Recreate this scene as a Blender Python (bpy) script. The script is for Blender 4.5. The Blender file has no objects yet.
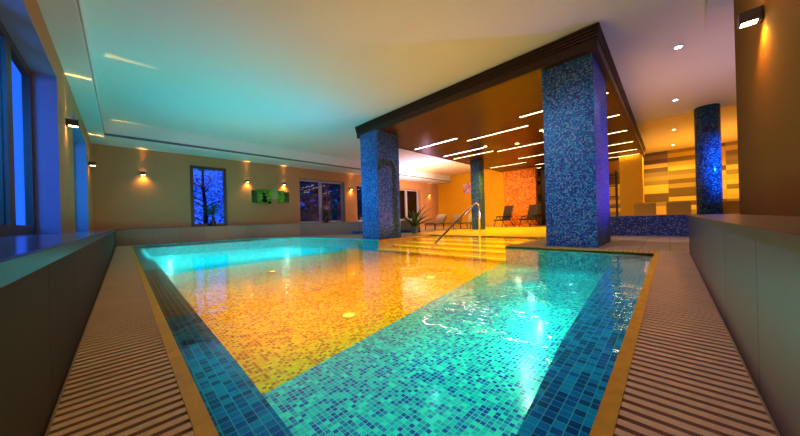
import bpy, bmesh, math, random
from mathutils import Vector, Matrix
from mathutils.geometry import tessellate_polygon
random.seed(7)
S = 0.5            # the plan below is in units of the camera height (half a metre)
col = bpy.context.scene.collection
PI = math.pi

# ------------------------------------------------------------------ materials
def new_mat(name):
    m = bpy.data.materials.new(name); m.use_nodes = True
    nt = m.node_tree; nt.nodes.clear()
    out = nt.nodes.new('ShaderNodeOutputMaterial')
    return m, nt, out

def N(nt, t, **kw):
    n = nt.nodes.new(t)
    for k, v in kw.items():
        if k.startswith('i_'):
            n.inputs[k[2:].replace('_', ' ')].default_value = v
        else:
            setattr(n, k, v)
    return n

def math_node(nt, op, a, b=None, clamp=False):
    n = nt.nodes.new('ShaderNodeMath'); n.operation = op; n.use_clamp = clamp
    for i, v in enumerate((a, b)):
        if v is None: continue
        if isinstance(v, (int, float)): n.inputs[i].default_value = v
        else: nt.links.new(v, n.inputs[i])
    return n.outputs[0]

def plaster(name, c, rough=0.8, var=0.12, scale=2.0, spec=0.3, bump=0.03):
    m, nt, out = new_mat(name)
    b = N(nt, 'ShaderNodeBsdfPrincipled'); b.inputs['Roughness'].default_value = rough
    b.inputs['Specular IOR Level'].default_value = spec
    tc = N(nt, 'ShaderNodeTexCoord')
    no = N(nt, 'ShaderNodeTexNoise'); no.inputs['Scale'].default_value = scale; no.inputs['Detail'].default_value = 5
    nt.links.new(tc.outputs['Object'], no.inputs['Vector'])
    mx = N(nt, 'ShaderNodeMix', data_type='RGBA')
    mx.inputs[6].default_value = tuple(x * (1 - var) for x in c) + (1,)
    mx.inputs[7].default_value = tuple(min(1, x * (1 + var)) for x in c) + (1,)
    nt.links.new(no.outputs['Fac'], mx.inputs[0]); nt.links.new(mx.outputs[2], b.inputs['Base Color'])
    if bump:
        n2 = N(nt, 'ShaderNodeTexNoise'); n2.inputs['Scale'].default_value = 60
        nt.links.new(tc.outputs['Object'], n2.inputs['Vector'])
        bp = N(nt, 'ShaderNodeBump'); bp.inputs['Strength'].default_value = bump; bp.inputs['Distance'].default_value = 0.02
        nt.links.new(n2.outputs['Fac'], bp.inputs['Height']); nt.links.new(bp.outputs[0], b.inputs['Normal'])
    nt.links.new(b.outputs[0], out.inputs[0])
    return m

def plain(name, c, rough=0.5, metal=0.0, spec=0.5):
    m, nt, out = new_mat(name)
    b = N(nt, 'ShaderNodeBsdfPrincipled')
    tc = N(nt, 'ShaderNodeTexCoord'); no = N(nt, 'ShaderNodeTexNoise'); no.inputs['Scale'].default_value = 12
    nt.links.new(tc.outputs['Object'], no.inputs['Vector'])
    mx = N(nt, 'ShaderNodeMix', data_type='RGBA')
    mx.inputs[6].default_value = tuple(x * .9 for x in c) + (1,); mx.inputs[7].default_value = tuple(min(1, x * 1.1) for x in c) + (1,)
    nt.links.new(no.outputs['Fac'], mx.inputs[0]); nt.links.new(mx.outputs[2], b.inputs['Base Color'])
    b.inputs['Roughness'].default_value = rough; b.inputs['Metallic'].default_value = metal
    b.inputs['Specular IOR Level'].default_value = spec
    nt.links.new(b.outputs[0], out.inputs[0])
    return m

def emit(name, c, s):
    m, nt, out = new_mat(name)
    e = N(nt, 'ShaderNodeEmission'); e.inputs[0].default_value = c + (1,); e.inputs[1].default_value = s
    nt.links.new(e.outputs[0], out.inputs[0])
    return m

def tiles(name, size, cols, grout, rough=0.25, joint=0.08, sy=None, spec=0.5, patch=0.35, bump=0.4, emis=0.0):
    """Glass mosaic: a grid in metres on the UV, each tile one random colour out of cols [(position, rgb)]."""
    m, nt, out = new_mat(name); L = nt.links.new
    sy = sy or size
    uv = N(nt, 'ShaderNodeUVMap'); uv.uv_map = 'UVMap'
    sx = N(nt, 'ShaderNodeSeparateXYZ'); L(uv.outputs[0], sx.inputs[0])
    u = math_node(nt, 'DIVIDE', sx.outputs[0], size); v = math_node(nt, 'DIVIDE', sx.outputs[1], sy)
    fu = math_node(nt, 'FLOOR', u); fv = math_node(nt, 'FLOOR', v)
    cb = N(nt, 'ShaderNodeCombineXYZ'); L(fu, cb.inputs[0]); L(fv, cb.inputs[1])
    wn = N(nt, 'ShaderNodeTexWhiteNoise', noise_dimensions='2D'); L(cb.outputs[0], wn.inputs['Vector'])
    # patchiness: shifts which colours are drawn
    no = N(nt, 'ShaderNodeTexNoise'); no.inputs['Scale'].default_value = 1.4; no.inputs['Detail'].default_value = 3
    L(uv.outputs[0], no.inputs['Vector'])
    sh = math_node(nt, 'MULTIPLY', math_node(nt, 'SUBTRACT', no.outputs['Fac'], 0.5), patch)
    val = math_node(nt, 'ADD', wn.outputs['Value'], sh, clamp=True)
    cr = N(nt, 'ShaderNodeValToRGB'); cr.color_ramp.interpolation = 'CONSTANT'
    els = cr.color_ramp.elements
    els[0].position = cols[0][0]; els[0].color = cols[0][1] + (1,)
    els[1].position = cols[1][0]; els[1].color = cols[1][1] + (1,)
    for p, c in cols[2:]:
        e = els.new(p); e.color = c + (1,)
    L(val, cr.inputs[0])
    a = math_node(nt, 'ABSOLUTE', math_node(nt, 'SUBTRACT', math_node(nt, 'FRACT', u), 0.5))
    b_ = math_node(nt, 'ABSOLUTE', math_node(nt, 'SUBTRACT', math_node(nt, 'FRACT', v), 0.5))
    g = math_node(nt, 'GREATER_THAN', math_node(nt, 'MAXIMUM', a, b_), 0.5 - joint)
    mx = N(nt, 'ShaderNodeMix', data_type='RGBA'); L(g, mx.inputs[0]); L(cr.outputs[0], mx.inputs[6]); mx.inputs[7].default_value = grout + (1,)
    b = N(nt, 'ShaderNodeBsdfPrincipled'); L(mx.outputs[2], b.inputs['Base Color'])
    b.inputs['Specular IOR Level'].default_value = spec
    rg = math_node(nt, 'ADD', math_node(nt, 'MULTIPLY', g, 0.5), rough); L(rg, b.inputs['Roughness'])
    if bump:
        # each tile tilts a little, as hand-set mosaic does
        nm = N(nt, 'ShaderNodeBump'); nm.inputs['Strength'].default_value = bump; nm.inputs['Distance'].default_value = size * .1
        L(math_node(nt, 'SUBTRACT', wn.outputs['Value'], math_node(nt, 'MULTIPLY', g, 1.0)), nm.inputs['Height']); L(nm.outputs[0], b.inputs['Normal'])
    L(b.outputs[0], out.inputs[0])
    return m

def wood(name, c1, c2, axis='Y', scale=3.0, rough=0.35, spec=0.4):
    m, nt, out = new_mat(name); L = nt.links.new
    tc = N(nt, 'ShaderNodeTexCoord'); mp = N(nt, 'ShaderNodeMapping')
    mp.inputs['Scale'].default_value = {'Y': (12, .6, 12), 'X': (.6, 12, 12), 'Z': (12, 12, .6)}[axis]
    L(tc.outputs['Object'], mp.inputs[0])
    no = N(nt, 'ShaderNodeTexNoise'); no.inputs['Scale'].default_value = scale; no.inputs['Detail'].default_value = 8; no.inputs['Distortion'].default_value = .6
    L(mp.outputs[0], no.inputs['Vector'])
    cr = N(nt, 'ShaderNodeValToRGB'); cr.color_ramp.elements[0].color = c1 + (1,); cr.color_ramp.elements[1].color = c2 + (1,)
    cr.color_ramp.elements[0].position = .3; cr.color_ramp.elements[1].position = .7
    L(no.outputs['Fac'], cr.inputs[0])
    b = N(nt, 'ShaderNodeBsdfPrincipled'); L(cr.outputs[0], b.inputs['Base Color']); b.inputs['Roughness'].default_value = rough
    b.inputs['Specular IOR Level'].default_value = spec
    L(b.outputs[0], out.inputs[0])
    return m

def clear(name, tint, ior=1.33, rough=0.0, waves=0.0, wscale=5.0, boost=1.0, base=0.0):
    """Clear sheet (water or pane): lets light through, mirrors by Fresnel."""
    m, nt, out = new_mat(name); L = nt.links.new
    tr = N(nt, 'ShaderNodeBsdfTransparent'); tr.inputs[0].default_value = tint + (1,)
    gl = N(nt, 'ShaderNodeBsdfGlossy'); gl.inputs['Roughness'].default_value = rough; gl.inputs[0].default_value = (1, 1, 1, 1)
    fr = N(nt, 'ShaderNodeFresnel'); fr.inputs[0].default_value = ior
    if waves:
        tc = N(nt, 'ShaderNodeTexCoord')
        n1 = N(nt, 'ShaderNodeTexNoise'); n1.inputs['Scale'].default_value = wscale; n1.inputs['Detail'].default_value = 3; n1.inputs['Distortion'].default_value = .5
        L(tc.outputs['Object'], n1.inputs['Vector'])
        bp = N(nt, 'ShaderNodeBump'); bp.inputs['Strength'].default_value = waves; bp.inputs['Distance'].default_value = 0.05
        L(n1.outputs['Fac'], bp.inputs['Height']); L(bp.outputs[0], gl.inputs['Normal']); L(bp.outputs[0], fr.inputs['Normal'])
    f = math_node(nt, 'ADD', math_node(nt, 'MULTIPLY', fr.outputs[0], boost), base, clamp=True)
    mx = N(nt, 'ShaderNodeMixShader'); L(f, mx.inputs[0]); L(tr.outputs[0], mx.inputs[1]); L(gl.outputs[0], mx.inputs[2])
    L(mx.outputs[0], out.inputs[0])
    return m

M = {}
M['wall_tan'] = plaster('tan_plaster', (.52, .27, .115), var=.08)
M['wall_brown'] = plaster('olive_brown_plaster', (.29, .12, .006), var=.08)
M['ochre'] = plaster('ochre_plaster', (.80, .42, .01), var=.06)
M['ceiling'] = plaster('white_ceiling_paint', (.72, .70, .62), var=.03, scale=1.0, bump=0)
M['ceiling_warm_light'] = plaster('warm_lit_ceiling_paint', (.80, .62, .28), var=.03, bump=0)  # warm lighting of the far ceiling put into its paint colour
M['parapet_back'] = tiles('warm_stone_cladding', .6, [(0, (.34, .19, .11)), (.5, (.38, .215, .125)), (.75, (.36, .20, .12))], (.2, .12, .07), rough=.4, joint=.004, sy=.6, bump=0, patch=.1)
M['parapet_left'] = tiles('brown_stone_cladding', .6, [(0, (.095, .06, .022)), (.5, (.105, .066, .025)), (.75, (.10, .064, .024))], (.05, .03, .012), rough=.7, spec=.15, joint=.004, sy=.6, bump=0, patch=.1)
M['parapet'] = tiles('grey_stone_cladding', .6, [(0, (.21, .135, .125)), (.5, (.23, .15, .135)), (.75, (.22, .14, .13))], (.11, .085, .06), rough=.4, joint=.004, sy=.6, bump=0, patch=.1)
M['ledge'] = plaster('brown_stone_ledge', (.19, .13, .095), rough=.3, var=.2, scale=4, spec=.5)
M['ledge_left'] = plaster('blue_glow_ledge', (.08, .09, .15), rough=.16, var=.2, scale=4, spec=.9)  # blue glow from the windows put into the ledge colour
M['lip'] = plain('dark_ledge_lip', (.05, .03, .015), .35)
M['lip_gold'] = plain('gold_ledge_lip', (.20, .12, .03), .35)
M['deck'] = tiles('sandstone_deck_tiles', .30, [(0, (.48, .36, .22)), (.4, (.51, .39, .24)), (.7, (.45, .34, .21))], (.30, .22, .13), rough=.35, joint=.01, bump=0, patch=.2)
M['grate'] = plaster('sand_plastic_slats', (.80, .56, .36), rough=.45, var=.12, scale=6)
M['channel'] = plain('dark_channel', (.19, .12, .07), .8)
M['edge'] = plaster('yellow_edge_tile', (.80, .44, .03), rough=.35, var=.3, scale=20)
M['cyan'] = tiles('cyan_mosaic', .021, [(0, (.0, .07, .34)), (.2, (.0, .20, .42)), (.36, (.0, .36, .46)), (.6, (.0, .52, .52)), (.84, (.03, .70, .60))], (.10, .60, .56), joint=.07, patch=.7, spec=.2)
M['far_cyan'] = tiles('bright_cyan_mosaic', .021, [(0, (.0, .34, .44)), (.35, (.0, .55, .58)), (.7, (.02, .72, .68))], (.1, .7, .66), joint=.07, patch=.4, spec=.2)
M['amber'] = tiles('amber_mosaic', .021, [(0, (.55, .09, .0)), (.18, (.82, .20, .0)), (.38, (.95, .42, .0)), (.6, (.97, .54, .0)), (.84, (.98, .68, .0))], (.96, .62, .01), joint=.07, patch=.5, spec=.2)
M['step'] = tiles('amber_step_mosaic', .026, [(0, (.60, .34, .0)), (.3, (.80, .48, .0)), (.6, (.86, .54, .01))], (.7, .4, .06), joint=.07, patch=.3, spec=.2)
M['nosing'] = plain('yellow_step_nosing', (.98, .85, .05), .4)
M['ledge_blue'] = tiles('deep_blue_ledge_mosaic', .029, [(0, (.0, .01, .10)), (.28, (.0, .035, .20)), (.5, (.0, .09, .26)), (.78, (.0, .16, .32))], (.05, .22, .30), joint=.05, patch=.3, spec=.2)
M['ledge_brown'] = tiles('rust_reflection_ledge_mosaic', .029, [(0, (.13, .03, .0)), (.3, (.19, .045, .0)), (.7, (.26, .07, .0))], (.36, .20, .04), joint=.05, patch=.3, spec=.2)  # brown tile zone that also paints in the wall's reflection
M['pool_wall'] = tiles('teal_wall_mosaic', .026, [(0, (.0, .20, .36)), (.4, (.0, .34, .42)), (.7, (.05, .48, .40))], (.1, .45, .42), joint=.07, spec=.2)
M['col'] = tiles('blue_column_mosaic', .021, [(0, (.01, .03, .20)), (.2, (.02, .10, .38)), (.38, (.02, .22, .50)), (.56, (.10, .12, .42)), (.70, (.05, .36, .58)), (.86, (.26, .36, .60)), (.95, (.38, .36, .50))], (.05, .07, .16), joint=.09, patch=.3, rough=.42)
M['spa'] = tiles('blue_spa_mosaic', .021, [(0, (.01, .02, .09)), (.3, (.02, .05, .20)), (.55, (.05, .12, .32)), (.78, (.14, .22, .42)), (.92, (.35, .36, .42))], (.05, .06, .12), joint=.09, patch=.25, rough=.4)
M['roundcol'] = tiles('deep_blue_column_mosaic', .03, [(0, (.005, .02, .12)), (.3, (.01, .07, .28)), (.55, (.01, .16, .45)), (.8, (.04, .28, .55))], (.03, .06, .15), joint=.09, patch=.25, rough=.15)
M['terracotta'] = tiles('terracotta_mosaic', .05, [(0, (.50, .10, .0)), (.3, (.72, .18, .0)), (.6, (.85, .25, .0)), (.85, (.95, .36, .01))], (.55, .16, .0), joint=.06, patch=.5, rough=.5)
M['wood'] = wood('walnut_panel', (.085, .030, .002), (.14, .054, .004), 'Y', rough=.3)
M['wood_dark'] = wood('dark_walnut', (.045, .018, .008), (.085, .035, .015), 'X', rough=.35)
M['wall_panel'] = tiles('tile_wall', .82, [(0, (.20, .13, .03)), (.22, (.32, .23, .06)), (.40, (.74, .52, .09)), (.60, (.84, .60, .14)), (.85, (.42, .30, .08))], (.45, .32, .1), joint=.004, sy=.19, rough=.4, bump=0, patch=0)
M['frame'] = plain('brown_window_frame', (.10, .055, .03), .4)
M['frame_grey'] = plain('grey_window_frame', (.42, .38, .40), .4)
M['blue_lit_reveal'] = plaster('blue_lit_reveal', (.26, .30, .44), var=.03)  # blue window light is mixed into this reveal colour
M['gap'] = plain('painted_shadow_gap', (.16, .15, .15), .6)
M['reveal'] = plaster('tan_shadow_strip', (.42, .36, .30), var=.05)
M['steel'] = plain('brushed_steel', (.75, .62, .42), .22, 1.0)
M['black'] = plain('black_metal', (.02, .017, .015), .4)
M['sconce'] = plain('grey_lamp_metal', (.12, .10, .09), .35, .6)
M['sling'] = plain('dark_sling_fabric', (.035, .022, .02), .6)
M['cushion'] = plain('cream_cushion', (.36, .27, .15), .8)
M['white_lounger'] = plain('cream_lounger_back', (.62, .36, .03), .6)
M['pot'] = plain('grey_pot', (.16, .17, .17), .5)
M['pot_dark'] = plain('brown_pot', (.10, .03, .02), .4)
M['palm'] = plain('palm_leaf', (.045, .12, .02), .5)
M['bark'] = plain('tree_bark', (.02, .015, .015), .9)
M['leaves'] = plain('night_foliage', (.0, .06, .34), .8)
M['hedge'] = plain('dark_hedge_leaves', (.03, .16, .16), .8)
M['lawn'] = plaster('night_lawn', (.015, .03, .015), var=.3)
M['art_green'] = None
M['stone'] = plain('black_pebble', (.01, .012, .02), .25)
M['glass'] = clear('window_glass', (.9, .95, 1.0), 1.5, boost=1.3)
M['glass_side'] = clear('side_window_glass', (.95, .97, 1.0), 1.5, boost=.12)
M['water'] = clear('pool_water', (.93, 1.0, .99), 1.33, waves=.10, wscale=3.2, boost=1.02)
M['strip'] = emit('warm_strip_light', (1.0, .72, .34), 7.0)
M['strip_cool'] = emit('cool_strip_light', (1.0, .74, .80), 9.0)
M['spot'] = emit('violet_spot_lens', (.75, .72, 1.0), 18.0)
M['spot_warm'] = emit('warm_spot_lens', (1.0, .75, .45), 14.0)
M['lens'] = emit('warm_lamp_lens', (1.0, .72, .33), 14.0)
M['poollamp'] = emit('amber_pool_lamp', (1.0, .72, .05), 2.5)

def art_material(name, stops):
    m, nt, out = new_mat(name); L = nt.links.new
    tc = N(nt, 'ShaderNodeTexCoord'); no = N(nt, 'ShaderNodeTexNoise'); no.inputs['Scale'].default_value = 5; no.inputs['Distortion'].default_value = 1.5
    L(tc.outputs['Object'], no.inputs['Vector'])
    cr = N(nt, 'ShaderNodeValToRGB')
    cr.color_ramp.elements[0].position = .35; cr.color_ramp.elements[0].color = stops[0] + (1,)
    cr.color_ramp.elements[1].position = .65; cr.color_ramp.elements[1].color = stops[1] + (1,)
    L(no.outputs['Fac'], cr.inputs[0])
    b = N(nt, 'ShaderNodeBsdfPrincipled'); L(cr.outputs[0], b.inputs['Base Color']); b.inputs['Roughness'].default_value = .6
    L(b.outputs[0], out.inputs[0]); return m
M['art_green'] = art_material('leaf_green_canvas', ((.03, .16, .01), (.22, .50, .02)))
M['art_dark'] = art_material('dark_green_canvas', ((.01, .03, .01), (.03, .14, .02)))
M['art_pale'] = art_material('pale_green_canvas', ((.20, .34, .08), (.42, .52, .20)))
M['art_pink'] = art_material('pink_poster', ((.50, .12, .22), (.85, .62, .75)))

# ------------------------------------------------------------------ mesh helper (coordinates in plan units)
class MB:
    def __init__(s): s.v = []; s.f = []; s.uv = {}
    def vert(s, p): s.v.append(tuple(p)); return len(s.v) - 1
    def quad(s, *ps): s.f.append([s.vert(p) for p in ps]); return s
    def box(s, x0, x1, y0, y1, z0, z1):
        i = [s.vert(p) for p in ((x0,y0,z0),(x1,y0,z0),(x1,y1,z0),(x0,y1,z0),(x0,y0,z1),(x1,y0,z1),(x1,y1,z1),(x0,y1,z1))]
        for f in ((0,3,2,1),(4,5,6,7),(0,1,5,4),(1,2,6,5),(2,3,7,6),(3,0,4,7)): s.f.append([i[k] for k in f])
        return s
    def obox(s, c, ax, ay, az):
        c = Vector(c); ax, ay, az = Vector(ax), Vector(ay), Vector(az)
        i = [s.vert(c + ax*a + ay*b + az*d) for a, b, d in ((-1,-1,-1),(1,-1,-1),(1,1,-1),(-1,1,-1),(-1,-1,1),(1,-1,1),(1,1,1),(-1,1,1))]
        for f in ((0,3,2,1),(4,5,6,7),(0,1,5,4),(1,2,6,5),(2,3,7,6),(3,0,4,7)): s.f.append([i[k] for k in f])
        return s
    def prism(s, poly, z0, z1):
        n = len(poly)
        a = [s.vert((x, y, z0)) for x, y in poly]; b = [s.vert((x, y, z1)) for x, y in poly]
        s.f.append(a[::-1]); s.f.append(b)
        for k in range(n): s.f.append([a[k], a[(k+1) % n], b[(k+1) % n], b[k]])
        return s
    def poly(s, loops, z, up=True):
        pts = [p for l in loops for p in l]
        idx = [s.vert((x, y, z)) for x, y in pts]
        for t in tessellate_polygon([[Vector((x, y, 0)) for x, y in l] for l in loops]):
            a, b, c = (Vector(pts[k] + (0,)) for k in t)
            up_now = (b - a).cross(c - a).z > 0
            t = list(t) if up_now == up else list(t)[::-1]
            s.f.append([idx[k] for k in t])
        return s
    def tube(s, pts, r, n=8, r2=None):
        pts = [Vector(p) for p in pts]; rings = []
        for k, p in enumerate(pts):
            d = (pts[min(k+1, len(pts)-1)] - pts[max(k-1, 0)]).normalized()
            u = d.orthogonal().normalized() if k == 0 else (u - d * u.dot(d)).normalized()
            w = d.cross(u); rr = r if r2 is None else r + (r2 - r) * k / (len(pts) - 1)
            rings.append([s.vert(p + (u*math.cos(2*PI*j/n) + w*math.sin(2*PI*j/n)) * rr) for j in range(n)])
        for a, b in zip(rings, rings[1:]):
            for j in range(n): s.f.append([a[j], a[(j+1) % n], b[(j+1) % n], b[j]])
        s.f.append(rings[0][::-1]); s.f.append(rings[-1])
        return s
    def lathe(s, prof, c=(0,0), n=24, caps=True):
        rings = [[s.vert((c[0] + r*math.cos(2*PI*j/n), c[1] + r*math.sin(2*PI*j/n), z)) for j in range(n)] for r, z in prof]
        for a, b in zip(rings, rings[1:]):
            for j in range(n): s.f.append([a[j], a[(j+1) % n], b[(j+1) % n], b[j]])
        if caps: s.f.append(rings[0][::-1]); s.f.append(rings[-1])
        return s
    def build(s, name, mat, parent=None, loc=(0,0,0), bevel=0.0, smooth=False, round_uv=None):
        me = bpy.data.meshes.new(name)
        L = Vector(loc)
        me.from_pydata([tuple((Vector(v) - L) * S) for v in s.v], [], s.f)
        uvl = me.uv_layers.new(name='UVMap')
        for p in me.polygons:
            n = p.normal
            for li in p.loop_indices:
                vi = me.loops[li].vertex_index
                co = Vector(s.v[vi]) * S
                if round_uv:
                    cx, cy, r = round_uv
                    a = math.atan2(co.y - cy*S, co.x - cx*S)
                    ca = math.atan2(p.center.y + (L.y - cy)*S, p.center.x + (L.x - cx)*S)
                    while a - ca > PI: a -= 2*PI
                    while a - ca < -PI: a += 2*PI
                    uvl.data[li].uv = (a * r * S, co.z)
                elif abs(n.z) >= max(abs(n.x), abs(n.y)): uvl.data[li].uv = (co.x, co.y)
                elif abs(n.x) > abs(n.y): uvl.data[li].uv = (co.y, co.z)
                else: uvl.data[li].uv = (co.x, co.z)
        if smooth: 
            for p in me.polygons: p.use_smooth = True
        me.materials.append(mat)
        o = bpy.data.objects.new(name, me); col.objects.link(o)
        if parent is not None:
            o.parent = parent      # vertices are local to the thing's base
        else:
            o.location = L * S
        if bevel:
            md = o.modifiers.new('bevel', 'BEVEL'); md.width = bevel * S; md.segments = 2; md.limit_method = 'ANGLE'
        return o

def thing(name, label, cat, loc=(0,0,0), rz=0, group=None):
    o = bpy.data.objects.new(name, None); col.objects.link(o)
    o.empty_display_size = .1
    o.location = Vector(loc) * S; o.rotation_euler = (0, 0, rz)
    return tag(o, label, cat, group)
def tag(o, label, cat, group=None):
    o['label'] = label; o['category'] = cat
    if group: o['group'] = group
    return o
def struct(o): o['kind'] = 'structure'; return o
def dup(root, loc, label, rz=None, group=None):
    r = root.copy(); col.objects.link(r); r.location = Vector(loc) * S
    if rz is not None: r.rotation_euler = (0, 0, rz)
    r['label'] = label
    if group: r['group'] = group
    for ch in list(root.children):
        c = ch.copy(); col.objects.link(c); c.parent = r
        for g in list(ch.children):
            d = g.copy(); col.objects.link(d); d.parent = c
    return r

# ------------------------------------------------------------------ the setting
CEIL, SOF, CAN = 6.38, 5.5, 5.72
XL, YB, XO, XT = -1.1, 21.7, 29.3, 33.6
P_TOP = .89
# pool plan
pool = [(.29, .27), (8.9, .27), (8.9, 3.9), (13.3, 3.9), (13.3, 10.45), (9.0, 10.45), (8.85, 14.0), (8.5, 16.4), (7.8, 18.4), (6.6, 19.6), (4.8, 20.1), (.29, 20.4)]
deck_outer = [(-2.6, -3.2), (34.2, -3.2), (34.2, 22.2), (-2.6, 22.2)]
mb = MB().poly([deck_outer, pool], 0)
struct(mb.build('floor', M['deck']))
mb = MB().poly([[(15.9, -7.4), (34.2, -7.4), (34.2, -3.2), (15.9, -3.2)]], 0)
struct(mb.build('floor', M['deck']))

M['deck_amber_lit'] = tiles('amber_lit_deck_tiles', .30, [(0, (.90, .62, .02)), (.4, (.94, .65, .02)), (.7, (.88, .60, .02))], (.5, .38, .0), rough=.35, joint=.01, bump=0, patch=.2)  # amber light on this stretch of deck put into the tile colour
struct(MB().poly([[(13.301, 2.6), (25.4, 2.6), (25.4, 12.9), (13.301, 12.9)]], .0004).build('floor', M['deck_amber_lit']))
# pool shell: bottom in three colour fields, steps, walls
FZ = -.55
near = [(.29, .27), (8.9, .27), (8.9, 4.05), (.29, 2.55)]
mid = [(.29, 2.55), (8.9, 4.05), (8.9, 12.55), (.29, 11.3)]
far = [(.29, 11.3), (8.9, 12.55), (8.85, 14.0), (8.5, 16.4), (7.8, 18.4), (6.6, 19.6), (4.8, 20.1), (.29, 20.4)]
def ptag(o): o['kind'] = 'structure'; return o
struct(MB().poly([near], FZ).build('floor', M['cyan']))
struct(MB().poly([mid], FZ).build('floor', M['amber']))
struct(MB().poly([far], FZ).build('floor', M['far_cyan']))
# pool side walls
def pool_side(i, j, mat):
    a, b = pool[i], pool[j % len(pool)]
    return struct(MB().quad((a[0], a[1], FZ), (b[0], b[1], FZ), (b[0], b[1], 0), (a[0], a[1], 0)).build('wall_pool', mat))
for i in range(len(pool)):
    if i == 2: mat = M['step']
    elif i in (0, 1, 11): mat = M['pool_wall']
    elif i in (3, 4): mat = M['step']
    else: mat = M['far_cyan']
    pool_side(i, i + 1, mat)
# submerged ledge along both near sides
LZ = -.11
struct(MB().prism([(.29, .27), (.58, .27), (.62, 2.4), (.63, 4.35), (.29, 4.35)], FZ, LZ).build('trim_1', M['ledge_blue']))
struct(MB().prism([(.29, 4.351), (.63, 4.351), (.68, 9.6), (.29, 9.6)], FZ, LZ).build('trim_2', M['ledge_brown']))
struct(MB().prism([(.29, 9.601), (.68, 9.601), (.74, 19.4), (8.0, 18.0), (7.2, 19.0), (6.2, 19.7), (4.8, 20.08), (.29, 20.38)], FZ, LZ).build('trim_3', M['far_cyan']))
struct(MB().prism([(.581, .27), (8.9, .27), (8.9, 1.03), (2.6, .69), (.581, .5)], FZ, LZ).build('trim_4', M['ledge_blue']))
# entry steps (amber), each with a bright nosing
st = thing('pool_steps', 'amber mosaic steps with bright yellow edges going down into the pool', 'steps', (9, 7.2, FZ))
for k, (x0, z1) in enumerate(((8.905, -.44), (10.0, -.34), (10.95, -.24), (11.9, -.14), (12.75, -.06))):
    x1 = (10.0, 10.95, 11.9, 12.75, 13.295)[k]
    s_ = MB().box(x0, x1, 3.905, 10.445, FZ, z1).build('step', M['step'], st, (9, 7.2, FZ))
    MB().box(x0 - .03, x0 + .16, 3.91, 10.44, z1 - .05, z1 + .012).build('nosing', M['nosing'], s_, (9, 7.2, FZ))
# the water itself
w = MB().poly([pool], -.03).build('pool_water', M['water'])
tag(w, 'clear still water filling the mosaic pool', 'water')

# finger-grip edge and slatted overflow grates
struct(MB().box(.215, .29, -.1, 20.35, -.03, .03).build('trim_5', M['edge']))
struct(MB().box(.29, 8.975, .195, .27, -.03, .03).build('trim_6', M['edge']))
struct(MB().box(8.9, 8.975, .27, 3.9, -.03, .02).build('trim_7', M['edge']))
def grate(along, a0, a1, b0, b1, label, step=.080, wd=.048):
    loc = ((b0+b1)/2, a0, 0) if along == 'y' else (a0, (b0+b1)/2, 0)
    t = thing('overflow_grate', label, 'grate', loc, group=None)
    m = MB(); k = a0
    while k < a1:
        if along == 'y': m.box(b0, b1, k, k + wd, .006, .03)
        else: m.box(k, k + wd, b0, b1, .006, .03)
        k += step
    m.build('slats', M['grate'], t, loc)
    c = MB()
    if along == 'y': c.box(b0, b1, a0, a1, .001, .006)
    else: c.box(a0, a1, b0, b1, .001, .006)
    c.build('channel', M['channel'], t, loc)
grate('y', -.1, 20.4, -.27, .213, 'sand coloured slatted overflow grate beside the left low wall')
grate('x', .3, 9.3, -.31, .193, 'sand coloured slatted overflow grate beside the right low wall')
grate('y', .3, 3.9, 8.98, 9.22, 'short slatted overflow grate at the foot of the large square column', step=.1, wd=.055)

# low walls with wide ledges
def low_wall(nm, poly, mat=M['parapet'], top=P_TOP): return struct(MB().prism(poly, 0, top).build(nm, mat))
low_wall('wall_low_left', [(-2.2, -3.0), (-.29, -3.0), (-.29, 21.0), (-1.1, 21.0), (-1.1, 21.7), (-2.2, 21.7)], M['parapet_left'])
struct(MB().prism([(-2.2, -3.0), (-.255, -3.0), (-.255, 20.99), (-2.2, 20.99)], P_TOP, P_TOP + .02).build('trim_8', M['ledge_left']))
struct(MB().box(-.275, -.245, -3.0, 20.99, P_TOP - .05, P_TOP + .021).build('trim_9', M['lip']))
low_wall('wall_low_right', [(-3.0, -3.0), (9.57, -3.0), (9.57, -.33), (-.28, -.33), (-.28, -3.0)])
struct(MB().prism([(-.25, -3.0), (9.6, -3.0), (9.6, -.3), (-.25, -.3)], P_TOP, P_TOP + .02).build('trim_10', M['ledge']))
struct(MB().box(-.25, 9.61, -.315, -.29, P_TOP - .035, P_TOP + .021).build('trim_11', M['lip_gold']))
back_front = [(-.29, 21.0), (6.3, 21.0), (9.4, 19.9), (12.2, 17.2), (15.6, 13.3)]
low_wall('wall_low_back', back_front + [(16.0, 13.6), (16.0, 21.7), (-1.1, 21.7), (-1.1, 21.0)], M['parapet_back'])
struct(MB().prism([(-1.09, 20.97), (6.3, 20.96), (9.37, 19.86), (12.17, 17.16), (15.58, 13.26), (16.03, 13.6), (16.03, 21.69), (-1.09, 21.69)], P_TOP, P_TOP + .02).build('trim_12', M['ledge']))
m = MB()
for (ax, ay), (bx, by) in zip(back_front[3:4], back_front[4:5]):
    d = Vector((bx-ax, by-ay, 0)).normalized(); n_ = Vector((d.y, -d.x, 0)) * -1
    c = Vector(((ax+bx)/2, (ay+by)/2, .1)) - Vector((d.y, -d.x, 0)) * -.02
    m.obox(c, d * ((Vector((bx-ax, by-ay, 0)).length)/2), Vector((d.y, -d.x, 0)) * .03, (0, 0, .1))
struct(m.build('baseboard_back', M['spa']))

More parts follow.
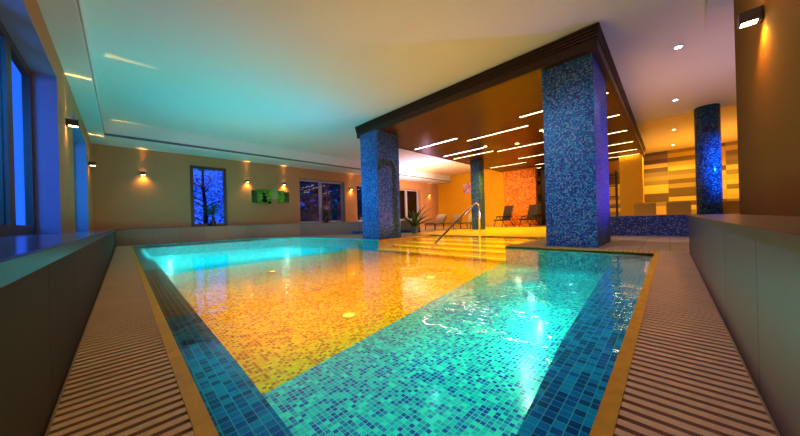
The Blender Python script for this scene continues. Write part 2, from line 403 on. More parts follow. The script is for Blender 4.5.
# wall with rectangular openings, built of boxes (axis 'x' = wall lies in a plane of constant x)
def wall(name, axis, c0, c1, a0, a1, z0, z1, holes, mat):
    m = MB()
    def bx(u0, u1, w0, w1):
        if u1 - u0 < 1e-4 or w1 - w0 < 1e-4: return
        if axis == 'x': m.box(c0, c1, u0, u1, w0, w1)
        else: m.box(u0, u1, c0, c1, w0, w1)
    u = a0
    for (h0, h1, hz0, hz1) in sorted(holes):
        bx(u, h0, z0, z1); bx(h0, h1, z0, hz0); bx(h0, h1, hz1, z1); u = h1
    bx(u, a1, z0, z1)
    return struct(m.build(name, mat))
WT = 6.6
wall('wall_left', 'x', -1.62, XL, -3.2, 22.3, P_TOP + .02, WT, [(3.2, 10.9, P_TOP + .02, 4.84), (13.9, 18.6, P_TOP + .02, 4.84)], M['wall_tan'])
W0, W1, W2, W3 = (3.05, 5.05, .915, 4.85), (10.3, 14.7, .915, 4.65), (16.1, 20.6, .9, 4.62), (21.6, 25.7, .9, 4.55)
wall('wall_back', 'y', YB, YB + .6, -1.1, XO + .3, P_TOP + .02, WT, [W0, W1, W2, W3], M['wall_tan'])
wall('wall_back_base', 'y', YB, YB + .6, 16.03, XO + .3, 0, P_TOP + .02, [], M['wall_tan'])
for y, z in ((10.9, 4.84), (18.6, 4.84)):
    struct(MB().box(-1.62, XL + .001, y - .03, y + .001, P_TOP + .02, z).build('trim_18', M['blue_lit_reveal']))
struct(MB().box(-1.62, XL + .001, 3.2, 10.87, 4.81, 4.845).build('trim_19', M['blue_lit_reveal']))
struct(MB().box(-1.62, XL + .001, 13.9, 18.57, 4.81, 4.845).build('trim_20', M['blue_lit_reveal']))
# windows: each with frame, mullions and panes
def window(n, axis, c, a0, a1, z0, z1, panes, mat, fw=.12, depth=.12, glass=None):
    t = bpy.data.objects.new('window_%d' % n, None); col.objects.link(t); t['kind'] = 'structure'
    loc = (c, a0, z0) if axis == 'x' else (a0, c, z0)
    t.location = Vector(loc) * S
    def bx(m, u0, u1, w0, w1, dd=0):
        if axis == 'x': m.box(c - depth/2 + dd, c + depth/2 - dd, u0, u1, w0, w1)
        else: m.box(u0, u1, c - depth/2 + dd, c + depth/2 - dd, w0, w1)
    f = MB()
    bx(f, a0, a1, z0, z0 + fw); bx(f, a0, a1, z1 - fw, z1); bx(f, a0, a0 + fw, z0 + fw, z1 - fw); bx(f, a1 - fw, a1, z0 + fw, z1 - fw)
    f.build('window_frame', mat, t, loc)
    edges = [a0 + fw] + [a0 + (a1-a0) * p for p in panes] + [a1 - fw]
    for k in range(1, len(edges) - 1):
        g = MB(); bx(g, edges[k] - fw*.9, edges[k] + fw*.9, z0 + fw, z1 - fw); g.build('mullion', mat, t, loc)
    for k in range(len(edges) - 1):
        g = MB(); bx(g, edges[k] + (.0 if k == 0 else fw*.9), edges[k+1] - (.0 if k == len(edges)-2 else fw*.9), z0 + fw, z1 - fw, depth/2 - .01)
        g.build('pane', glass or M['glass'], t, loc)
window(1, 'x', -1.54, 3.2, 10.9, P_TOP + .02, 4.84, [.28, .62, .75], M['frame'], fw=.2, glass=M['glass_side'])
window(2, 'x', -1.54, 13.9, 18.6, P_TOP + .02, 4.84, [.5], M['frame'], fw=.2, glass=M['glass_side'])
window(3, 'y', YB + .06, *W0, [], M['frame'], fw=.17, depth=.18)
window(4, 'y', YB + .42, *W1, [.47], M['frame_grey'], fw=.16)
window(5, 'y', YB + .42, *W2, [.5], M['frame_grey'], fw=.16)
window(6, 'y', YB + .42, *W3, [.47], M['frame_grey'], fw=.18)

# ceiling with a recess over the right low wall
XW = 21.9
m = MB()
for b in ((-1.7, XW, -3.2, 22.3), (9.5, XW, -7.6, -3.2)):
    m.box(b[0], b[1], b[2], b[3], CEIL, WT)
struct(m.build('ceiling', M['ceiling']))
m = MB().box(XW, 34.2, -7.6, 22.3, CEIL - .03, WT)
struct(m.build('ceiling', M['ceiling_warm_light']))
# sloping bulkhead over the right low wall
q0, q1 = (10.2, -.75), (10.9, -1.4)
m = MB()
top = [(12.62, -.87, CEIL), (12.7, -2.2, CEIL), (6.0, -2.2, CEIL), (6.0, -.75, CEIL)]
bot = [(10.2, -.75, 5.98), (11.1, -2.2, 5.98), (6.0, -2.2, 5.98), (6.0, -.75, 5.98)]
ti = [m.vert(p) for p in top]; bi = [m.vert(p) for p in bot]
m.f += [ti, bi[::-1]] + [[ti[k], bi[k], bi[(k+1) % 4], ti[(k+1) % 4]] for k in range(4)]
struct(m.build('trim_17', M['ceiling']))
# dropped border of the ceiling along the left and back walls, with thin darker strips painting in a shadow gap
struct(MB().box(XL, -.57, -3.2, YB, SOF, CEIL).build('trim_13', M['ceiling']))
struct(MB().box(-.57, XO, 19.7, YB, SOF, CEIL).build('trim_14', M['ceiling']))
struct(MB().box(-.57, -.545, -3.2, 19.7, SOF + .08, SOF + .18).build('trim_15', M['reveal']))
struct(MB().box(-.57, XO, 19.675, 19.7, SOF + .06, SOF + .17).build('trim_16', M['gap']))

# right and far walls
wall('wall_right', 'y', -1.45, -.98, -3.2, 8.45, P_TOP + .02, WT, [], M['wall_brown'])
wall('wall_right_end', 'x', 8.0, 8.45, -3.2, -1.45, P_TOP + .02, WT, [], M['wall_brown'])
wall('wall_near_left', 'y', -3.5, -3.2, -3.2, 9.0, 0, WT, [], M['wall_tan'])
wall('wall_near_right', 'x', -3.2, -2.9, -3.2, 3.0, 0, WT, [], M['wall_tan'])
wall('wall_ochre', 'x', XO, XO + .4, 12.4, 22.3, 0, WT, [], M['ochre'])
wall('wall_terracotta', 'x', 28.3, 28.8, 9.2, 12.4, 0, CAN, [], M['terracotta'])
wall('wall_wood', 'x', 29.8, 30.2, 4.2, 9.2, 0, CAN, [], M['wood_dark'])
wall('wall_pillar', 'x', 29.3, 30.6, 1.45, 2.9, 0, CAN, [], M['ochre'])
wall('wall_far', 'x', XT, XT + .4, -7.6, 13, 0, WT, [], M['wall_panel'])
wall('wall_side', 'y', -7.6, -7.2, 9.5, XT, 0, WT, [], M['wall_tan'])
wall('wall_side_near', 'x', 9.2, 9.5, -7.6, -3.0, 0, WT, [], M['wall_tan'])

# ------------------------------------------------------------------ canopy
CX0, CX1, CY0, CY1 = 9.5, 30.7, 1.35, 12.65
cn = thing('ceiling_canopy', 'large dark walnut ceiling canopy with grooved edge resting on the mosaic columns', 'canopy', (CX0, CY0, CAN))
cl = (CX0, CY0, CAN)
MB().box(CX0 + .1, CX1 - .1, CY0 + .1, CY1 - .1, CAN + .02, CAN + .1).build('underside_panel', M['wood'], cn, cl)
def ring(m, o, z0, z1, t=.12):
    m.box(CX0 - o, CX0 + t, CY0 - o, CY1 + o, z0, z1); m.box(CX1 - t, CX1 + o, CY0 - o, CY1 + o, z0, z1)
    m.box(CX0 + t, CX1 - t, CY0 - o, CY0 + t, z0, z1); m.box(CX0 + t, CX1 - t, CY1 - t, CY1 + o, z0, z1)
m = MB(); ring(m, .0, CAN, CAN + .29)
m.build('lower_fascia', M['wood_dark'], cn, cl)
m = MB()
for k in range(4):
    z = CAN + .31 + k * .088
    ring(m, .03 + .012 * k, z, z + .058)
ring(m, -.02, CAN + .29, CEIL - .01, t=.1)
m.build('grooved_cornice', M['wood_dark'], cn, cl)
# recessed light strips: three staggered files running across the canopy
def light_strip(x, y0, y1, label, mat):
    loc = (x, (y0+y1)/2, CAN)
    t = thing('strip_light', label, 'ceiling light', loc, group=None)
    MB().box(x - .07, x + .07, y0, y1, CAN - .005, CAN + .012).build('diffuser', mat, t, loc)
    m = MB(); m.box(x - .11, x - .085, y0 - .03, y1 + .03, CAN - .02, CAN + .015); m.box(x + .085, x + .11, y0 - .03, y1 + .03, CAN - .02, CAN + .015)
    m.box(x - .085, x + .085, y0 - .03, y0, CAN - .02, CAN + .015); m.box(x - .085, x + .085, y1, y1 + .03, CAN - .02, CAN + .015)
    m.build('trim_frame', M['wood_dark'], t, loc)
    return t
o_ = ['nearest', 'second', 'third', 'fourth', 'fifth', 'farthest']
for k, x in enumerate((14.0, 17.3, 18.7, 25.0, 29.0)):
    light_strip(x, 8.85, 12.2, '%s strip light in the left row of the dark walnut canopy' % (o_[k] if k < 4 else 'farthest'), M['strip_cool'] if k in (0, 1) else M['strip'])
for k, x in enumerate((14.95, 19.1, 22.9, 27.0)):
    light_strip(x, 5.15, 8.75, '%s strip light in the middle row of the dark walnut canopy' % (o_[k] if k < 3 else 'farthest'), M['strip'])
for k, x in enumerate((13.4, 16.8, 20.3, 23.8, 26.9, 29.15)):
    light_strip(x, 1.6, 5.0, '%s strip light in the canopy row running behind the large square column' % o_[k], M['strip'])

def round_spot(x, y, z, label, mat, r=.12, trim='sconce', group=None):
    loc = (x, y, z)
    t = thing('recessed_spotlight', label, 'spotlight', loc, group=group)
    MB().lathe([(0.001, z - .012), (r, z - .012), (r, z + .01), (0.001, z + .01)], (x, y)).build('lens', mat, t, loc)
    MB().lathe([(r, z - .02), (r*1.35, z - .015), (r*1.35, z + .005), (r, z + .005), (r, z - .02)], (x, y), caps=False).build('ring', M[trim], t, loc)
round_spot(18.1, 6.95, CAN, 'small round downlight in the walnut canopy between the middle strip lights', M['strip'], .13)
round_spot(17.1, 9.0 - .35, CAN, 'small round downlight at the end of a canopy strip light, left of centre', M['strip'], .11)
round_spot(16.4, 4.95, CAN, 'small round downlight in the canopy beside the large column', M['strip'], .11)
for k, x in enumerate((12.85, 18.8, 25.3, 31.0)):
    round_spot(x, -.33, CEIL - (.03 if x > XW else 0), '%s round spotlight in the ceiling right of the canopy' % ('nearest', 'second', 'third', 'farthest')[k], M['spot'] if k < 2 else M['spot_warm'], .085 if k else .095, 'ceiling')

# ------------------------------------------------------------------ columns
def column(name, label, x0, x1, y0, y1, z0, z1, mat):
    o = MB().box(x0, x1, y0, y1, z0, z1).build(name, mat, None, ((x0+x1)/2, (y0+y1)/2, z0), bevel=.012)
    return tag(o, label, 'column')
column('square_column', 'large square blue mosaic column at the right edge of the pool', 9.72, 12.2, 1.5, 2.88, .001, CAN, M['col'])
column('square_column', 'blue mosaic column on the far left corner of the canopy', 9.3, 10.9, 10.7, 12.1, .001, CAN, M['col'])
column('thin_column', 'thin blue mosaic column behind the steel handrail', 20.2, 20.95, 10.8, 11.6, .001, CAN, M['col'])
o = MB().lathe([(.46, .001), (.46, CEIL)], (21.4, -1.5), 48).build('round_column', M['roundcol'], None, (21.4, -1.5, .001), smooth=False, round_uv=(21.4, -1.5, .46))
for p in o.data.polygons:
    if len(p.vertices) == 4: p.use_smooth = True
tag(o, 'round deep blue mosaic column rising from the whirlpool', 'column')

# whirlpool wall, gently curved, with a rim and water
arc = []
for k in range(15):
    a = k / 14
    y = 3.4 - a * 7.0
    arc.append((15.9 - .055 * (y + .9) ** 2, y))
inner = [(x + .55, y) for x, y in arc]
wp = thing('whirlpool', 'raised whirlpool with dark blue mosaic wall and pale rim', 'pool', (16, 0, 0))
MB().prism(arc + inner[::-1], 0.001, .80).build('mosaic_wall', M['spa'], wp, (16, 0, 0))
MB().prism([(x - .03, y) for x, y in arc] + [(x + .03, y) for x, y in inner[::-1]], .80, .86).build('rim', M['spa'], wp, (16, 0, 0))

# ------------------------------------------------------------------ furniture
def recliner(label, loc, rz, h=2.05):
    t = thing('recliner_chair', label, 'chair', loc, rz, group='dark recliners by the terracotta wall')
    w_ = .52
    b = MB().obox((0, .42, 1.32), (w_, 0, 0), (0, .03, -.0), (0, .22, .72)).build('backrest', M['sling'], t)
    MB().obox((0, .66, 1.92), (w_ * .8, 0, 0), (0, .06, 0), (0, .04, .12)).build('headrest', M['sling'], b)
    MB().obox((0, -.25, .66), (w_, 0, 0), (0, .52, -.03), (0, 0, .03)).build('seat', M['sling'], t)
    for s in (-1, 1):
        x = s * (w_ + .07)
        MB().tube([(x, -.75, .64), (x, .25, .62), (x, .68, 2.08)], .035, 6).build('side_frame', M['black'], t)
        MB().tube([(x, -.75, .0), (x, -.35, .95), (x, .5, .98)], .035, 6).build('leg', M['black'], t)
        MB().tube([(x, .75, .0), (x, -.1, .95)], .035, 6).build('leg', M['black'], t)
        MB().obox((x, .02, 1.0), (.06, 0, 0), (0, .45, 0), (0, 0, .03)).build('armrest', M['black'], t)
    MB().tube([(-w_ - .07, .62, .15), (w_ + .07, .62, .15)], .025, 6).build('crossbar', M['black'], t)
    return t
recliner('dark sling recliner chair in front of the ochre wall', (26.0, 11.45, .001), math.radians(-118))
recliner('dark sling recliner chair in front of the terracotta mosaic wall', (26.8, 9.3, .001), math.radians(-112))

def lounger(label, loc, rz):
    t = thing('sun_lounger', label, 'sun lounger', loc, rz, group='row of sun loungers before the ochre wall')
    for s in (-1, 1):
        x = .55 * s
        MB().tube([(x, -2.0, .58), (x, .75, .58)], .045, 6).build('side_rail', M['black'], t)
        MB().tube([(x, -1.7, .58), (x, -1.8, 0)], .04, 6).build('leg', M['black'], t)
        MB().tube([(x, .5, .58), (x, .7, 0)], .04, 6).build('leg', M['black'], t)
        MB().tube([(x, .6, .62), (x, 1.6, 1.55)], .045, 6).build('back_frame', M['black'], t)
    MB().obox((0, -.68, .66), (.5, 0, 0), (0, 1.25, 0), (0, 0, .06)).build('seat_cushion', M['cushion'], t)
    MB().obox((0, 1.07, 1.14), (.5, 0, 0), (0, .5, .46), (0, -.045, .05)).build('back_cushion', M['cushion'], t)
    t.scale = (.84, .84, .84)
    return t
lounger('sun lounger with cream cushion nearest the potted palm', (20.6, 15.5, .001), math.radians(-76))
lounger('middle sun lounger of three in front of the ochre wall', (21.75, 14.35, .001), math.radians(-76))
lounger('sun lounger with cream cushion beside the thin mosaic column', (22.85, 13.3, .001), math.radians(-76))

# back rests of loungers behind the whirlpool
def back(label, y, x=20.2, w_=.45, h=1.5):
    loc = (x, y, .001)
    t = thing('relaxation_lounger', label, 'lounger', loc, group=None)
    MB().obox((0, 0, h - .45), (.06, 0, .02), (0, w_, 0), (.16, 0, .45)).build('backrest', M['white_lounger'], t)
    MB().obox((-.75, 0, .5), (.72, 0, 0), (0, w_, 0), (0, 0, .07)).build('seat', M['white_lounger'], t)
    for s in (-1, 1):
        MB().tube([(-1.3, s*w_*.9, .5), (-1.35, s*w_*.9, 0)], .04, 6).build('leg', M['steel'], t)
        MB().tube([(-.1, s*w_*.9, .5), (-.05, s*w_*.9, 0)], .04, 6).build('leg', M['steel'], t)
    return t
back('cream lounger back behind the whirlpool, nearest the ochre pillar', .95)
back('wide cream lounger back behind the whirlpool, beside the round column', -.35)
back('cream lounger back behind the whirlpool, right of the round column', -2.35, x=23.4)

# steel handrail at the steps
hr = thing('pool_handrail', 'bent steel tube handrail at the amber pool steps', 'handrail', (11.9, 6.5, -.14))
pts = [(8.8, 7.02, -.3), (9.2, 6.95, .02), (11.6, 6.56, 1.6), (11.75, 6.53, 1.67), (11.88, 6.51, 1.67), (11.96, 6.49, 1.6), (11.98, 6.48, 1.48), (11.98, 6.48, -.1)]
MB().tube(pts, .045, 10).build('rail_tube', M['steel'], hr, (11.9, 6.5, -.14), smooth=True)
MB().lathe([(.1, -.12), (.1, -.08), (.05, -.07)], (11.98, 6.48), 16).build('base_flange', M['steel'], hr, (11.9, 6.5, -.14))

# plants
def spiky(m, c, n, length, droop, width, rise=(.2, 1.3)):
    for k in range(n):
        a = 2*PI*k/n + random.uniform(-.25, .25); el = random.uniform(*rise)
        L = length * random.uniform(.75, 1.1)
        prev = None
        side = Vector((-math.sin(a), math.cos(a), 0))
        for j in range(7):
            f = j / 6
            r = L * f * math.cos(el * (1 - .35*f)); z = L * f * math.sin(el) - droop * L * f * f
            p = Vector((c[0] + r*math.cos(a), c[1] + r*math.sin(a), c[2] + z))
            w_ = width * (1 - f) ** .6 * (0.4 + f * 1.2 if f < .5 else 1) + .004
            q = (m.vert(p - side*w_), m.vert(p + Vector((0, 0, -w_*.35))), m.vert(p + side*w_))
            if prev: m.f.append([prev[0], prev[1], q[1], q[0]]); m.f.append([prev[1], prev[2], q[2], q[1]])
            prev = q
pp = thing('potted_palm', 'spiky green palm in a grey pot standing at the end of the back low wall', 'plant', (14.2, 12.6, .001))
MB().lathe([(.17, 0), (.24, .25), (.27, .5), (.29, .52), (.25, .52), (.24, .45)]).build('pot', M['pot'], pp)
m = MB(); spiky(m, (0, 0, .5), 34, 1.95, .2, .085, (.3, 1.2)); m.build('leaves', M['palm'], pp)
pw = thing('potted_palm', 'small dark palm in a brown pot on the sill of the tree-view window', 'plant', (4.15, 21.35, P_TOP + .021))
MB().lathe([(.14, 0), (.17, .2), (.18, .35), (.14, .35)]).build('pot', M['pot_dark'], pw)
MB().tube([(0, 0, .3), (.02, 0, .65)], .07, 8).build('trunk', M['pot_dark'], pw)
m = MB(); spiky(m, (0, 0, .75), 34, 1.15, .2, .06, (.0, 1.4)); m.build('leaves', M['palm'], pw)
ag = thing('potted_agave', 'dark narrow plant in a brown pot on the sill of the double window', 'plant', (12.75, 21.85, P_TOP + .03))
MB().lathe([(.18, 0), (.22, .15), (.24, .45), (.2, .45)]).build('pot', M['pot_dark'], ag)
m = MB(); spiky(m, (0, 0, .4), 16, 1.1, .1, .07, (1.0, 1.45)); m.build('leaves', M['palm'], ag)

# pictures
def canvas(x0, x1, z0, z1, mat, label, yoff=.1):
    loc = ((x0+x1)/2, YB, (z0+z1)/2)
    t = thing('canvas_picture', label, 'picture', loc, group='green canvases on the back wall')
    MB().box(x0, x1, YB - yoff, YB - .02, z0, z1).build('canvas', mat, t, loc, bevel=.01)
    return t, loc
canvas(6.62, 6.96, 2.55, 3.45, M['art_dark'], 'narrow dark green canvas, leftmost of the picture group')
t, loc = canvas(6.97, 7.98, 2.5, 3.55, M['art_green'], 'green canvas with black pebbles, left of centre in the picture group')
def pebble(x, z, rx, rz_):
    m = MB(); v = [m.vert((x + rx*math.cos(2*PI*j/20), YB - .115, z + rz_*math.sin(2*PI*j/20))) for j in range(20)]
    w2 = [m.vert((x + rx*math.cos(2*PI*j/20), YB - .095, z + rz_*math.sin(2*PI*j/20))) for j in range(20)]
    m.f.append(v)
    for j in range(20): m.f.append([v[j], w2[j], w2[(j+1) % 20], v[(j+1) % 20]])
    m.build('pebble_print', M['stone'], t, loc)
for a in ((7.5, 2.98, .16, .12), (7.45, 3.22, .12, .09), (7.5, 2.72, .2, .14), (7.85, 2.58, .1, .1)): pebble(*a)
canvas(7.99, 8.5, 2.85, 3.68, M['art_pale'], 'pale green canvas, highest of the picture group')
canvas(8.51, 9.0, 2.6, 3.5, M['art_green'], 'leaf green canvas right of centre in the picture group')
canvas(9.01, 9.35, 2.62, 3.42, M['art_dark'], 'dark green canvas, rightmost of the picture group')
po = MB().box(XO - .05, XO - .005, 16.55, 17.85, 3.9, 5.1).build('wall_poster', M['art_pink'], None, (XO - .02, 17.2, 4.5))
tag(po, 'pink and white poster on the ochre wall left of the thin column', 'poster')

# ------------------------------------------------------------------ wall lamps
def lamp(kind, loc, energy, color, spot, blend=.5, size=.01, rot=(0,0,0), scale=None, radius=None):
    d = bpy.data.lights.new('light', kind); d.energy = energy; d.color = color
    if kind == 'SPOT': d.spot_size = math.radians(spot); d.spot_blend = blend; d.shadow_soft_size = size
    elif kind == 'POINT': d.shadow_soft_size = size
    o = bpy.data.objects.new('light', d); col.objects.link(o)
    if size == 0: d.specular_factor = 0.0
    o.location = Vector(loc) * S; o.rotation_euler = rot
    if scale: o.scale = scale
    return o
WARM = (1.0, .52, .10)
def wall_lamp(loc, wallnormal, label, e_up=1.0, e_dn=1.0, fan=False, big=False):
    nx, ny = wallnormal
    rz = math.atan2(-nx, ny)      # local +y points off the wall
    t = thing('wall_lamp', label, 'wall lamp', loc, rz, group=None)
    w_, d_, h_ = (.10, .24, .17) if not big else (.09, .22, .15)
    m = MB(); m.box(-w_, w_, .03, d_, 0, .025); m.box(-w_, w_, .03, d_, h_ - .02, h_) if False else None
    MB().box(-w_*.6, w_*.6, 0, .03, -.02, h_ + .02).build('wall_plate', M['sconce'], t)
    m = MB(); m.box(-w_, -w_ + .02, .03, d_, 0, h_); m.box(w_ - .02, w_, .03, d_, 0, h_); m.box(-w_ + .02, w_ - .02, d_ - .02, d_, 0, h_); m.box(-w_ + .02, w_ - .02, .03, .05, 0, h_)
    m.build('housing', M['sconce'], t)
    MB().box(-w_ + .02, w_ - .02, .05, d_ - .02, .0, .03).build('lower_lens', M['lens'], t)
    MB().box(-w_*.3, w_*.3, .06, d_ - .1, h_ - .05, h_ - .02).build('upper_lens', M['lens'], t)
    c = Vector(loc) + Vector((nx, ny, 0)) * .13
    if fan:
        lamp('SPOT', c + Vector((0, 0, h_ + .03)), e_up, WARM, 88, .12, .004, (PI, 0, rz), (.07, 1.0, 1))
    else:
        lamp('SPOT', c + Vector((0, 0, h_ + .03)) + Vector((nx, ny, 0)) * .0, e_up, WARM, 26, .8, .01, (PI, 0, 0))
    lamp('SPOT', c + Vector((0, 0, -.03)), e_dn, WARM, 130, 1.0, .02, (0, 0, 0))
    return t
wall_lamp((XL, 12.35, 4.0), (1, 0), 'small wall lamp on the pier between the two left windows', 22, 4, fan=True)
wall_lamp((XL, 19.6, 4.0), (1, 0), 'small wall lamp on the left wall next to the back corner', 34, 4, fan=True)
back_names = {.87: 'glowing wall lamp on the back wall left of the tree-view window', 6.35: 'glowing wall lamp just left of the green canvases',
              8.98: 'glowing wall lamp above the right end of the green canvases', 15.38: 'glowing wall lamp right of the double window',
              27.4: 'small bright wall lamp on the back wall next to the ochre wall'}
for x, nm in back_names.items():
    wall_lamp((x, YB, 4.0), (0, -1), nm, 26, 10 if x < 16 else 9)
wall_lamp((6.25, -.98, 3.62), (0, 1), 'large wall lamp on the brown wall at the upper right', 16, 16, big=True)

# pool floor lamps
for (x, y, nm) in ((2.55, 3.75, 'round amber lamp set in the amber pool floor, nearest'), (5.6, 4.45, 'round amber lamp in the pool floor near the cyan mosaic'), (3.3, 9.0, 'round amber lamp in the pool floor, farther left')):
    loc = (x, y, FZ)
    t = thing('pool_floor_lamp', nm, 'pool lamp', loc)
    MB().lathe([(.001, FZ), (.09, FZ), (.09, FZ + .02), (.001, FZ + .025)], (x, y)).build('lens', M['poollamp'], t, loc)
    MB().lathe([(.09, FZ), (.12, FZ), (.12, FZ + .015), (.09, FZ + .02), (.09, FZ)], (x, y), caps=False).build('rim', M['edge'], t, loc)

# dark interior past the pillar: a shelf unit with small lamps
sh = thing('wooden_shelf', 'dark shelf unit with small lit bottles seen beside the ochre pillar', 'shelf', (29.5, 4.2, .001))
MB().box(29.3, 29.75, 3.1, 3.2, 0.001, 4.6).build('side_panel', M['wood_dark'], sh, (29.5, 4.2, .001))
MB().box(29.3, 29.75, 5.3, 5.4, 0.001, 4.6).build('side_panel', M['wood_dark'], sh, (29.5, 4.2, .001))
for z in (.6, 1.5, 2.4, 3.3, 4.2):
    MB().box(29.3, 29.75, 3.2, 5.3, z, z + .06).build('shelf_board', M['wood_dark'], sh, (29.5, 4.2, .001))

# ------------------------------------------------------------------ outside
g = MB().poly([[(-60, -20), (-2.6, -20), (-2.6, 22.4), (60, 22.4), (60, 90), (-60, 90)]], -.6)
struct(g.build('floor_lawn', M['lawn']))
def tree(loc, h, spread, n, label, mat, leaf=.16, low=.3, group=None):
    t = thing('garden_tree', label, 'tree', loc, group=group)
    m = MB(); m.tube([(0, 0, 0), (.1, 0, h*.3), (-.05, .1, h*.6), (0, 0, h)], .22, 8, .05)
    for k in range(16):
        a = random.uniform(0, 2*PI); z = h * random.uniform(.2, .85); L = spread * random.uniform(.6, 1)
        m.tube([(0, 0, z), (L*.5*math.cos(a), L*.5*math.sin(a), z + L*.25), (L*math.cos(a), L*math.sin(a), z + L*.35)], .06, 5, .015)
    m.build('trunk', M['bark'], t)
    m = MB()
    for k in range(n):
        a = random.uniform(0, 2*PI); r = spread * math.sqrt(random.random()); z = h * random.uniform(low, 1.05)
        c = Vector((r*math.cos(a), r*math.sin(a), z)); u = Vector((random.gauss(0,1), random.gauss(0,1), random.gauss(0,1))).normalized(); v = u.orthogonal().normalized()
        s = leaf * random.uniform(.5, 1.3)
        m.quad(c - u*s, c - v*s*.5, c + u*s, c + v*s*.5)
    m.build('foliage', mat, t)
tree((5.2, 30, -.6), 9, 3.6, 4200, 'bare blue-lit tree outside the back window', M['leaves'], leaf=.11, low=.1)
tree((10.5, 37.5, -.6), 10, 4, 3000, 'leafy tree farther out behind the back window', M['leaves'], leaf=.11, low=.1)
hd = thing('garden_hedge', 'tall dark hedge outside the double windows', 'hedge', (24, 32, -.6))
m = MB()
for k in range(16000):
    c = Vector((random.uniform(-10, 16), random.uniform(-.8, .8), random.uniform(0, 7.5)))
    u = Vector((random.gauss(0,1), random.gauss(0,1), random.gauss(0,1))).normalized(); v = u.orthogonal().normalized(); s = random.uniform(.15, .4)
    m.quad(c - u*s, c - v*s*.6, c + u*s, c + v*s*.6)
m.build('hedge_leaves', M['hedge'], hd)
m = MB()
for k in range(9): m.tube([(-9.5 + k*3.1, 0, 0), (-9.5 + k*3.1, 0, 6)], .15, 6)
m.build('stems', M['bark'], hd)

# ------------------------------------------------------------------ light
W = bpy.data.worlds.new('dusk'); bpy.context.scene.world = W; W.use_nodes = True
nt = W.node_tree; nt.nodes.clear()
bg = N(nt, 'ShaderNodeBackground'); wo = N(nt, 'ShaderNodeOutputWorld')
tc = N(nt, 'ShaderNodeTexCoord'); sp = N(nt, 'ShaderNodeSeparateXYZ'); nt.links.new(tc.outputs['Generated'], sp.inputs[0])
cr = N(nt, 'ShaderNodeValToRGB')
cr.color_ramp.elements[0].position = .40; cr.color_ramp.elements[0].color = (.0, .07, .60, 1)
cr.color_ramp.elements[1].position = 1.0; cr.color_ramp.elements[1].color = (.025, .15, .95, 1)
e = cr.color_ramp.elements.new(.8); e.color = (.0, .07, .65, 1)
mm = math_node(nt, 'ADD', math_node(nt, 'MULTIPLY', sp.outputs[1], .5), .5)
nt.links.new(mm, cr.inputs[0]); nt.links.new(cr.outputs[0], bg.inputs[0]); bg.inputs[1].default_value = 1.1
nt.links.new(bg.outputs[0], wo.inputs[0])

def area(loc, sx, sy, energy, color, rot=(0,0,0), spread=180):
    d = bpy.data.lights.new('light', 'AREA'); d.shape = 'RECTANGLE'; d.size = sx * S; d.size_y = sy * S
    d.energy = energy; d.color = color; d.spread = math.radians(spread)
    o = bpy.data.objects.new('light', d); col.objects.link(o); o.location = Vector(loc) * S; o.rotation_euler = rot
    return o
# unseen light panels added under the water surface, shining down on the mosaics
WZ = -.06
area((4.6, 1.75, WZ), 8.5, 2.9, 7, (.06, 1.0, .98))
area((4.9, 5.5, WZ), 7.9, 4.8, 18, (1.0, .66, .03))
area((4.9, 9.4, WZ), 7.9, 5.0, 9, (1.0, .62, .03))
area((4.4, 16.1, WZ), 7.6, 6.4, 54, (.02, .95, 1.0))
area((11.1, 7.2, WZ), 4.2, 6.3, 22, (1.0, .75, .12))
lamp('POINT', (3.6, 1.35, -.12), 2.6, (.65, 1.0, .5), 0, size=0)
lamp('POINT', (3.0, 1.1, -.12), 2.0, (.5, 1.0, .6), 0, size=0)
lamp('POINT', (4.3, 1.5, -.12), 2.2, (.3, 1.0, .8), 0, size=0)
lamp('POINT', (2.4, 1.9, -.12), .6, (.2, 1.0, .8), 0, size=0)
lamp('POINT', (4.9, 1.6, -.22), 1.6, (.45, 1.0, .6), 0, size=0)
lamp('POINT', (6.3, 2.2, -.25), 1.1, (.4, 1.0, .7), 0, size=0)
lamp('POINT', (1.6, 17.5, -.2), 5, (.3, 1.0, .95), 0, size=0)
lamp('POINT', (6.5, 15.5, -.2), 5, (.4, 1.0, .9), 0, size=0)
# downlights beneath the canopy
for (x, y, e_) in ((16.5, 7.0, 200), (19.5, 9.5, 200), (24.0, 7.0, 160), (24.5, 12.0, 160)):
    lamp('SPOT', (x, y, CAN - .1), e_, (1.0, .62, .05), 125, .8, .05)
# added fill lights: pink-white beyond the canopy, teal and amber glow over the water, violet by the whirlpool
lamp('SPOT', (21, 16.8, 2.2), 300, (.98, .66, 1.0), 150, 1.0, 0, (PI, 0, 0))
lamp('SPOT', (22, 15.5, 3.2), 260, (1.0, .70, .55), 120, 1.0, 0, (PI/2, 0, 0))
lamp('SPOT', (2.6, 12.5, .05), 80, (.0, .78, .95), 105, 1.0, 0, (PI, 0, 0))
lamp('SPOT', (5.4, 4.6, .05), 60, (1.0, .66, .12), 140, 1.0, 0, (PI, 0, 0))
lamp('SPOT', (15.0, -1.2, .95), 75, (1.0, .66, .80), 150, 1.0, 0, (PI, 0, 0))
lamp('POINT', (6.8, 12.2, 2.6), 42, (.0, .50, 1.0), 0, size=0)
def aimspot(loc, to, e_, c, ang, blend=.8):  # fill spots added without fittings, for columns, walls and deck
    o = lamp('SPOT', loc, e_, c, ang, blend, 0)
    o.rotation_euler = (Vector(to) - Vector(loc)).to_track_quat('-Z', 'Y').to_euler(); return o
aimspot((18.4, -5.2, 3.2), (21.3, -1.6, 3.2), 420, (.02, .36, 1.0), 50)
aimspot((14.6, -1.6, 1.6), (21.3, -1.5, 3.6), 200, (.10, .22, 1.0), 26)
aimspot((12.4, -1.6, 1.3), (11.0, 1.5, 2.6), 120, (.20, .12, 1.0), 80)
aimspot((12.5, 5.0, .8), (10.2, 10.7, 2.6), 130, (.62, .36, .85), 50)
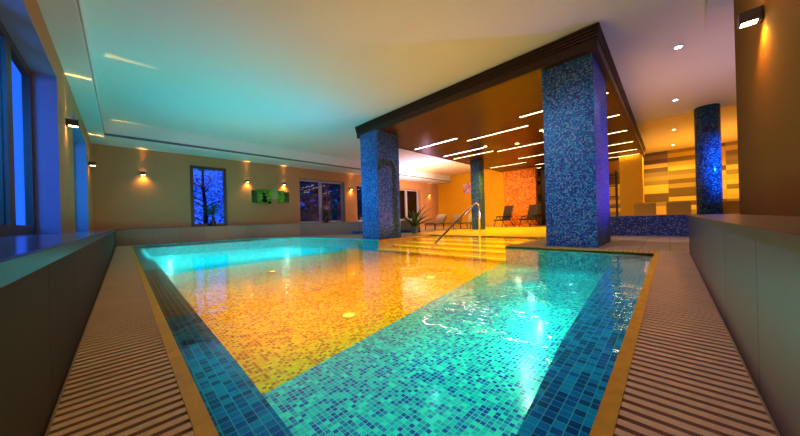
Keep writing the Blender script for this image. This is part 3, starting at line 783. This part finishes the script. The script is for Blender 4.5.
aimspot((4.0, 4.0, 4.8), (9.7, 2.2, 2.6), 110, (.38, .72, 1.0), 50)
aimspot((11.5, -.1, 3.6), (15.6, .4, .3), 60, (.80, .66, 1.0), 80)
aimspot((13, 8.5, 2.6), (14.0, 15.3, .6), 40, (1.0, .62, .50), 60)
aimspot((5.5, .2, 5.9), (5.5, 0, 0), 46, (1.0, .74, .78), 120)
aimspot((.2, 5.0, 5.9), (0, 5.0, 0), 36, (1.0, .62, .20), 120)
aimspot((6, 12, .9), (6, 21.7, 3.0), 60, (1.0, .58, .22), 120)
aimspot((21, 12, 5.2), (29, 15, 2.4), 230, (1.0, .76, .35), 100)
aimspot((22, 9.5, 5.2), (28.3, 10.8, 2.4), 130, (1.0, .74, .35), 70)
aimspot((10.2, .3, 5.6), (9.5, 2.6, 0), 26, (1.0, .76, .50), 70)
aimspot((22.5, 14, 2.6), (22, 21.7, 2.4), 160, (1.0, .74, .62), 110)
lamp('POINT', (7.9, 3.1, -.25), 1.0, (.75, 1.0, .45), 0, size=0)
lamp('POINT', (7.9, 1.8, -.25), 1.0, (.2, 1.0, .8), 0, size=0)
aimspot((13, 9.5, 3.0), (20.5, 11.2, 3), 45, (.8, .72, .9), 40)
for y in (-5, -1, 1): lamp('SPOT', (31.0, y, CEIL - .1), 130, (1.0, .66, .16), 150, .8, 0)
lamp('SPOT', (29.0, -2, .95), 170, (1.0, .64, .16), 140, 1.0, 0, (PI, 0, 0))
# blue light panels added outside for the sky glow through the left windows
def aimed(loc, d, sx, sy, e_, c):
    o = area(loc, sx, sy, e_, c); o.rotation_euler = Vector(d).to_track_quat('-Z', 'Y').to_euler(); return o
aimed((-2.9, 6.8, 3.0), (.36, .9, -.35), 1.6, 3.5, 30, (.0, .30, 1.0))
aimed((-2.8, 5.5, 4.4), (.6, .35, -1), 1.2, 4.5, 30, (.0, .22, 1.0))
aimed((-3.0, 14.6, 3.2), (.5, .86, -.15), 1.6, 3.5, 30, (.0, .34, 1.0))

# ------------------------------------------------------------------ camera
cam = bpy.data.cameras.new('camera'); co = bpy.data.objects.new('camera', cam); col.objects.link(co)
cam.sensor_width = 36; cam.lens = 273.0 / 800 * 36; cam.clip_start = .01
az = math.radians(44.6); roll = math.radians(1.65)
fwd = Vector((math.cos(az), math.sin(az), 0)); right = Vector((math.sin(az), -math.cos(az), 0)); up = Vector((0, 0, 1))
# image right = right*cos + up*sin : the picture is tilted a little
r2 = right * math.cos(roll) - up * math.sin(roll); u2 = up * math.cos(roll) + right * math.sin(roll)
co.matrix_world = Matrix((( r2.x, u2.x, -fwd.x, 0), (r2.y, u2.y, -fwd.y, 0), (r2.z, u2.z, -fwd.z, 1.0 * S), (0, 0, 0, 1)))
cam.shift_y = 1.5 / 800
sc = bpy.context.scene; sc.camera = co
sc.view_settings.view_transform = 'Standard'
sc.view_settings.exposure = 0.7
sc.view_settings.gamma = 0.84
sc.cycles.max_bounces = 8; sc.cycles.transparent_max_bounces = 12
sc.cycles.sample_clamp_indirect = 4
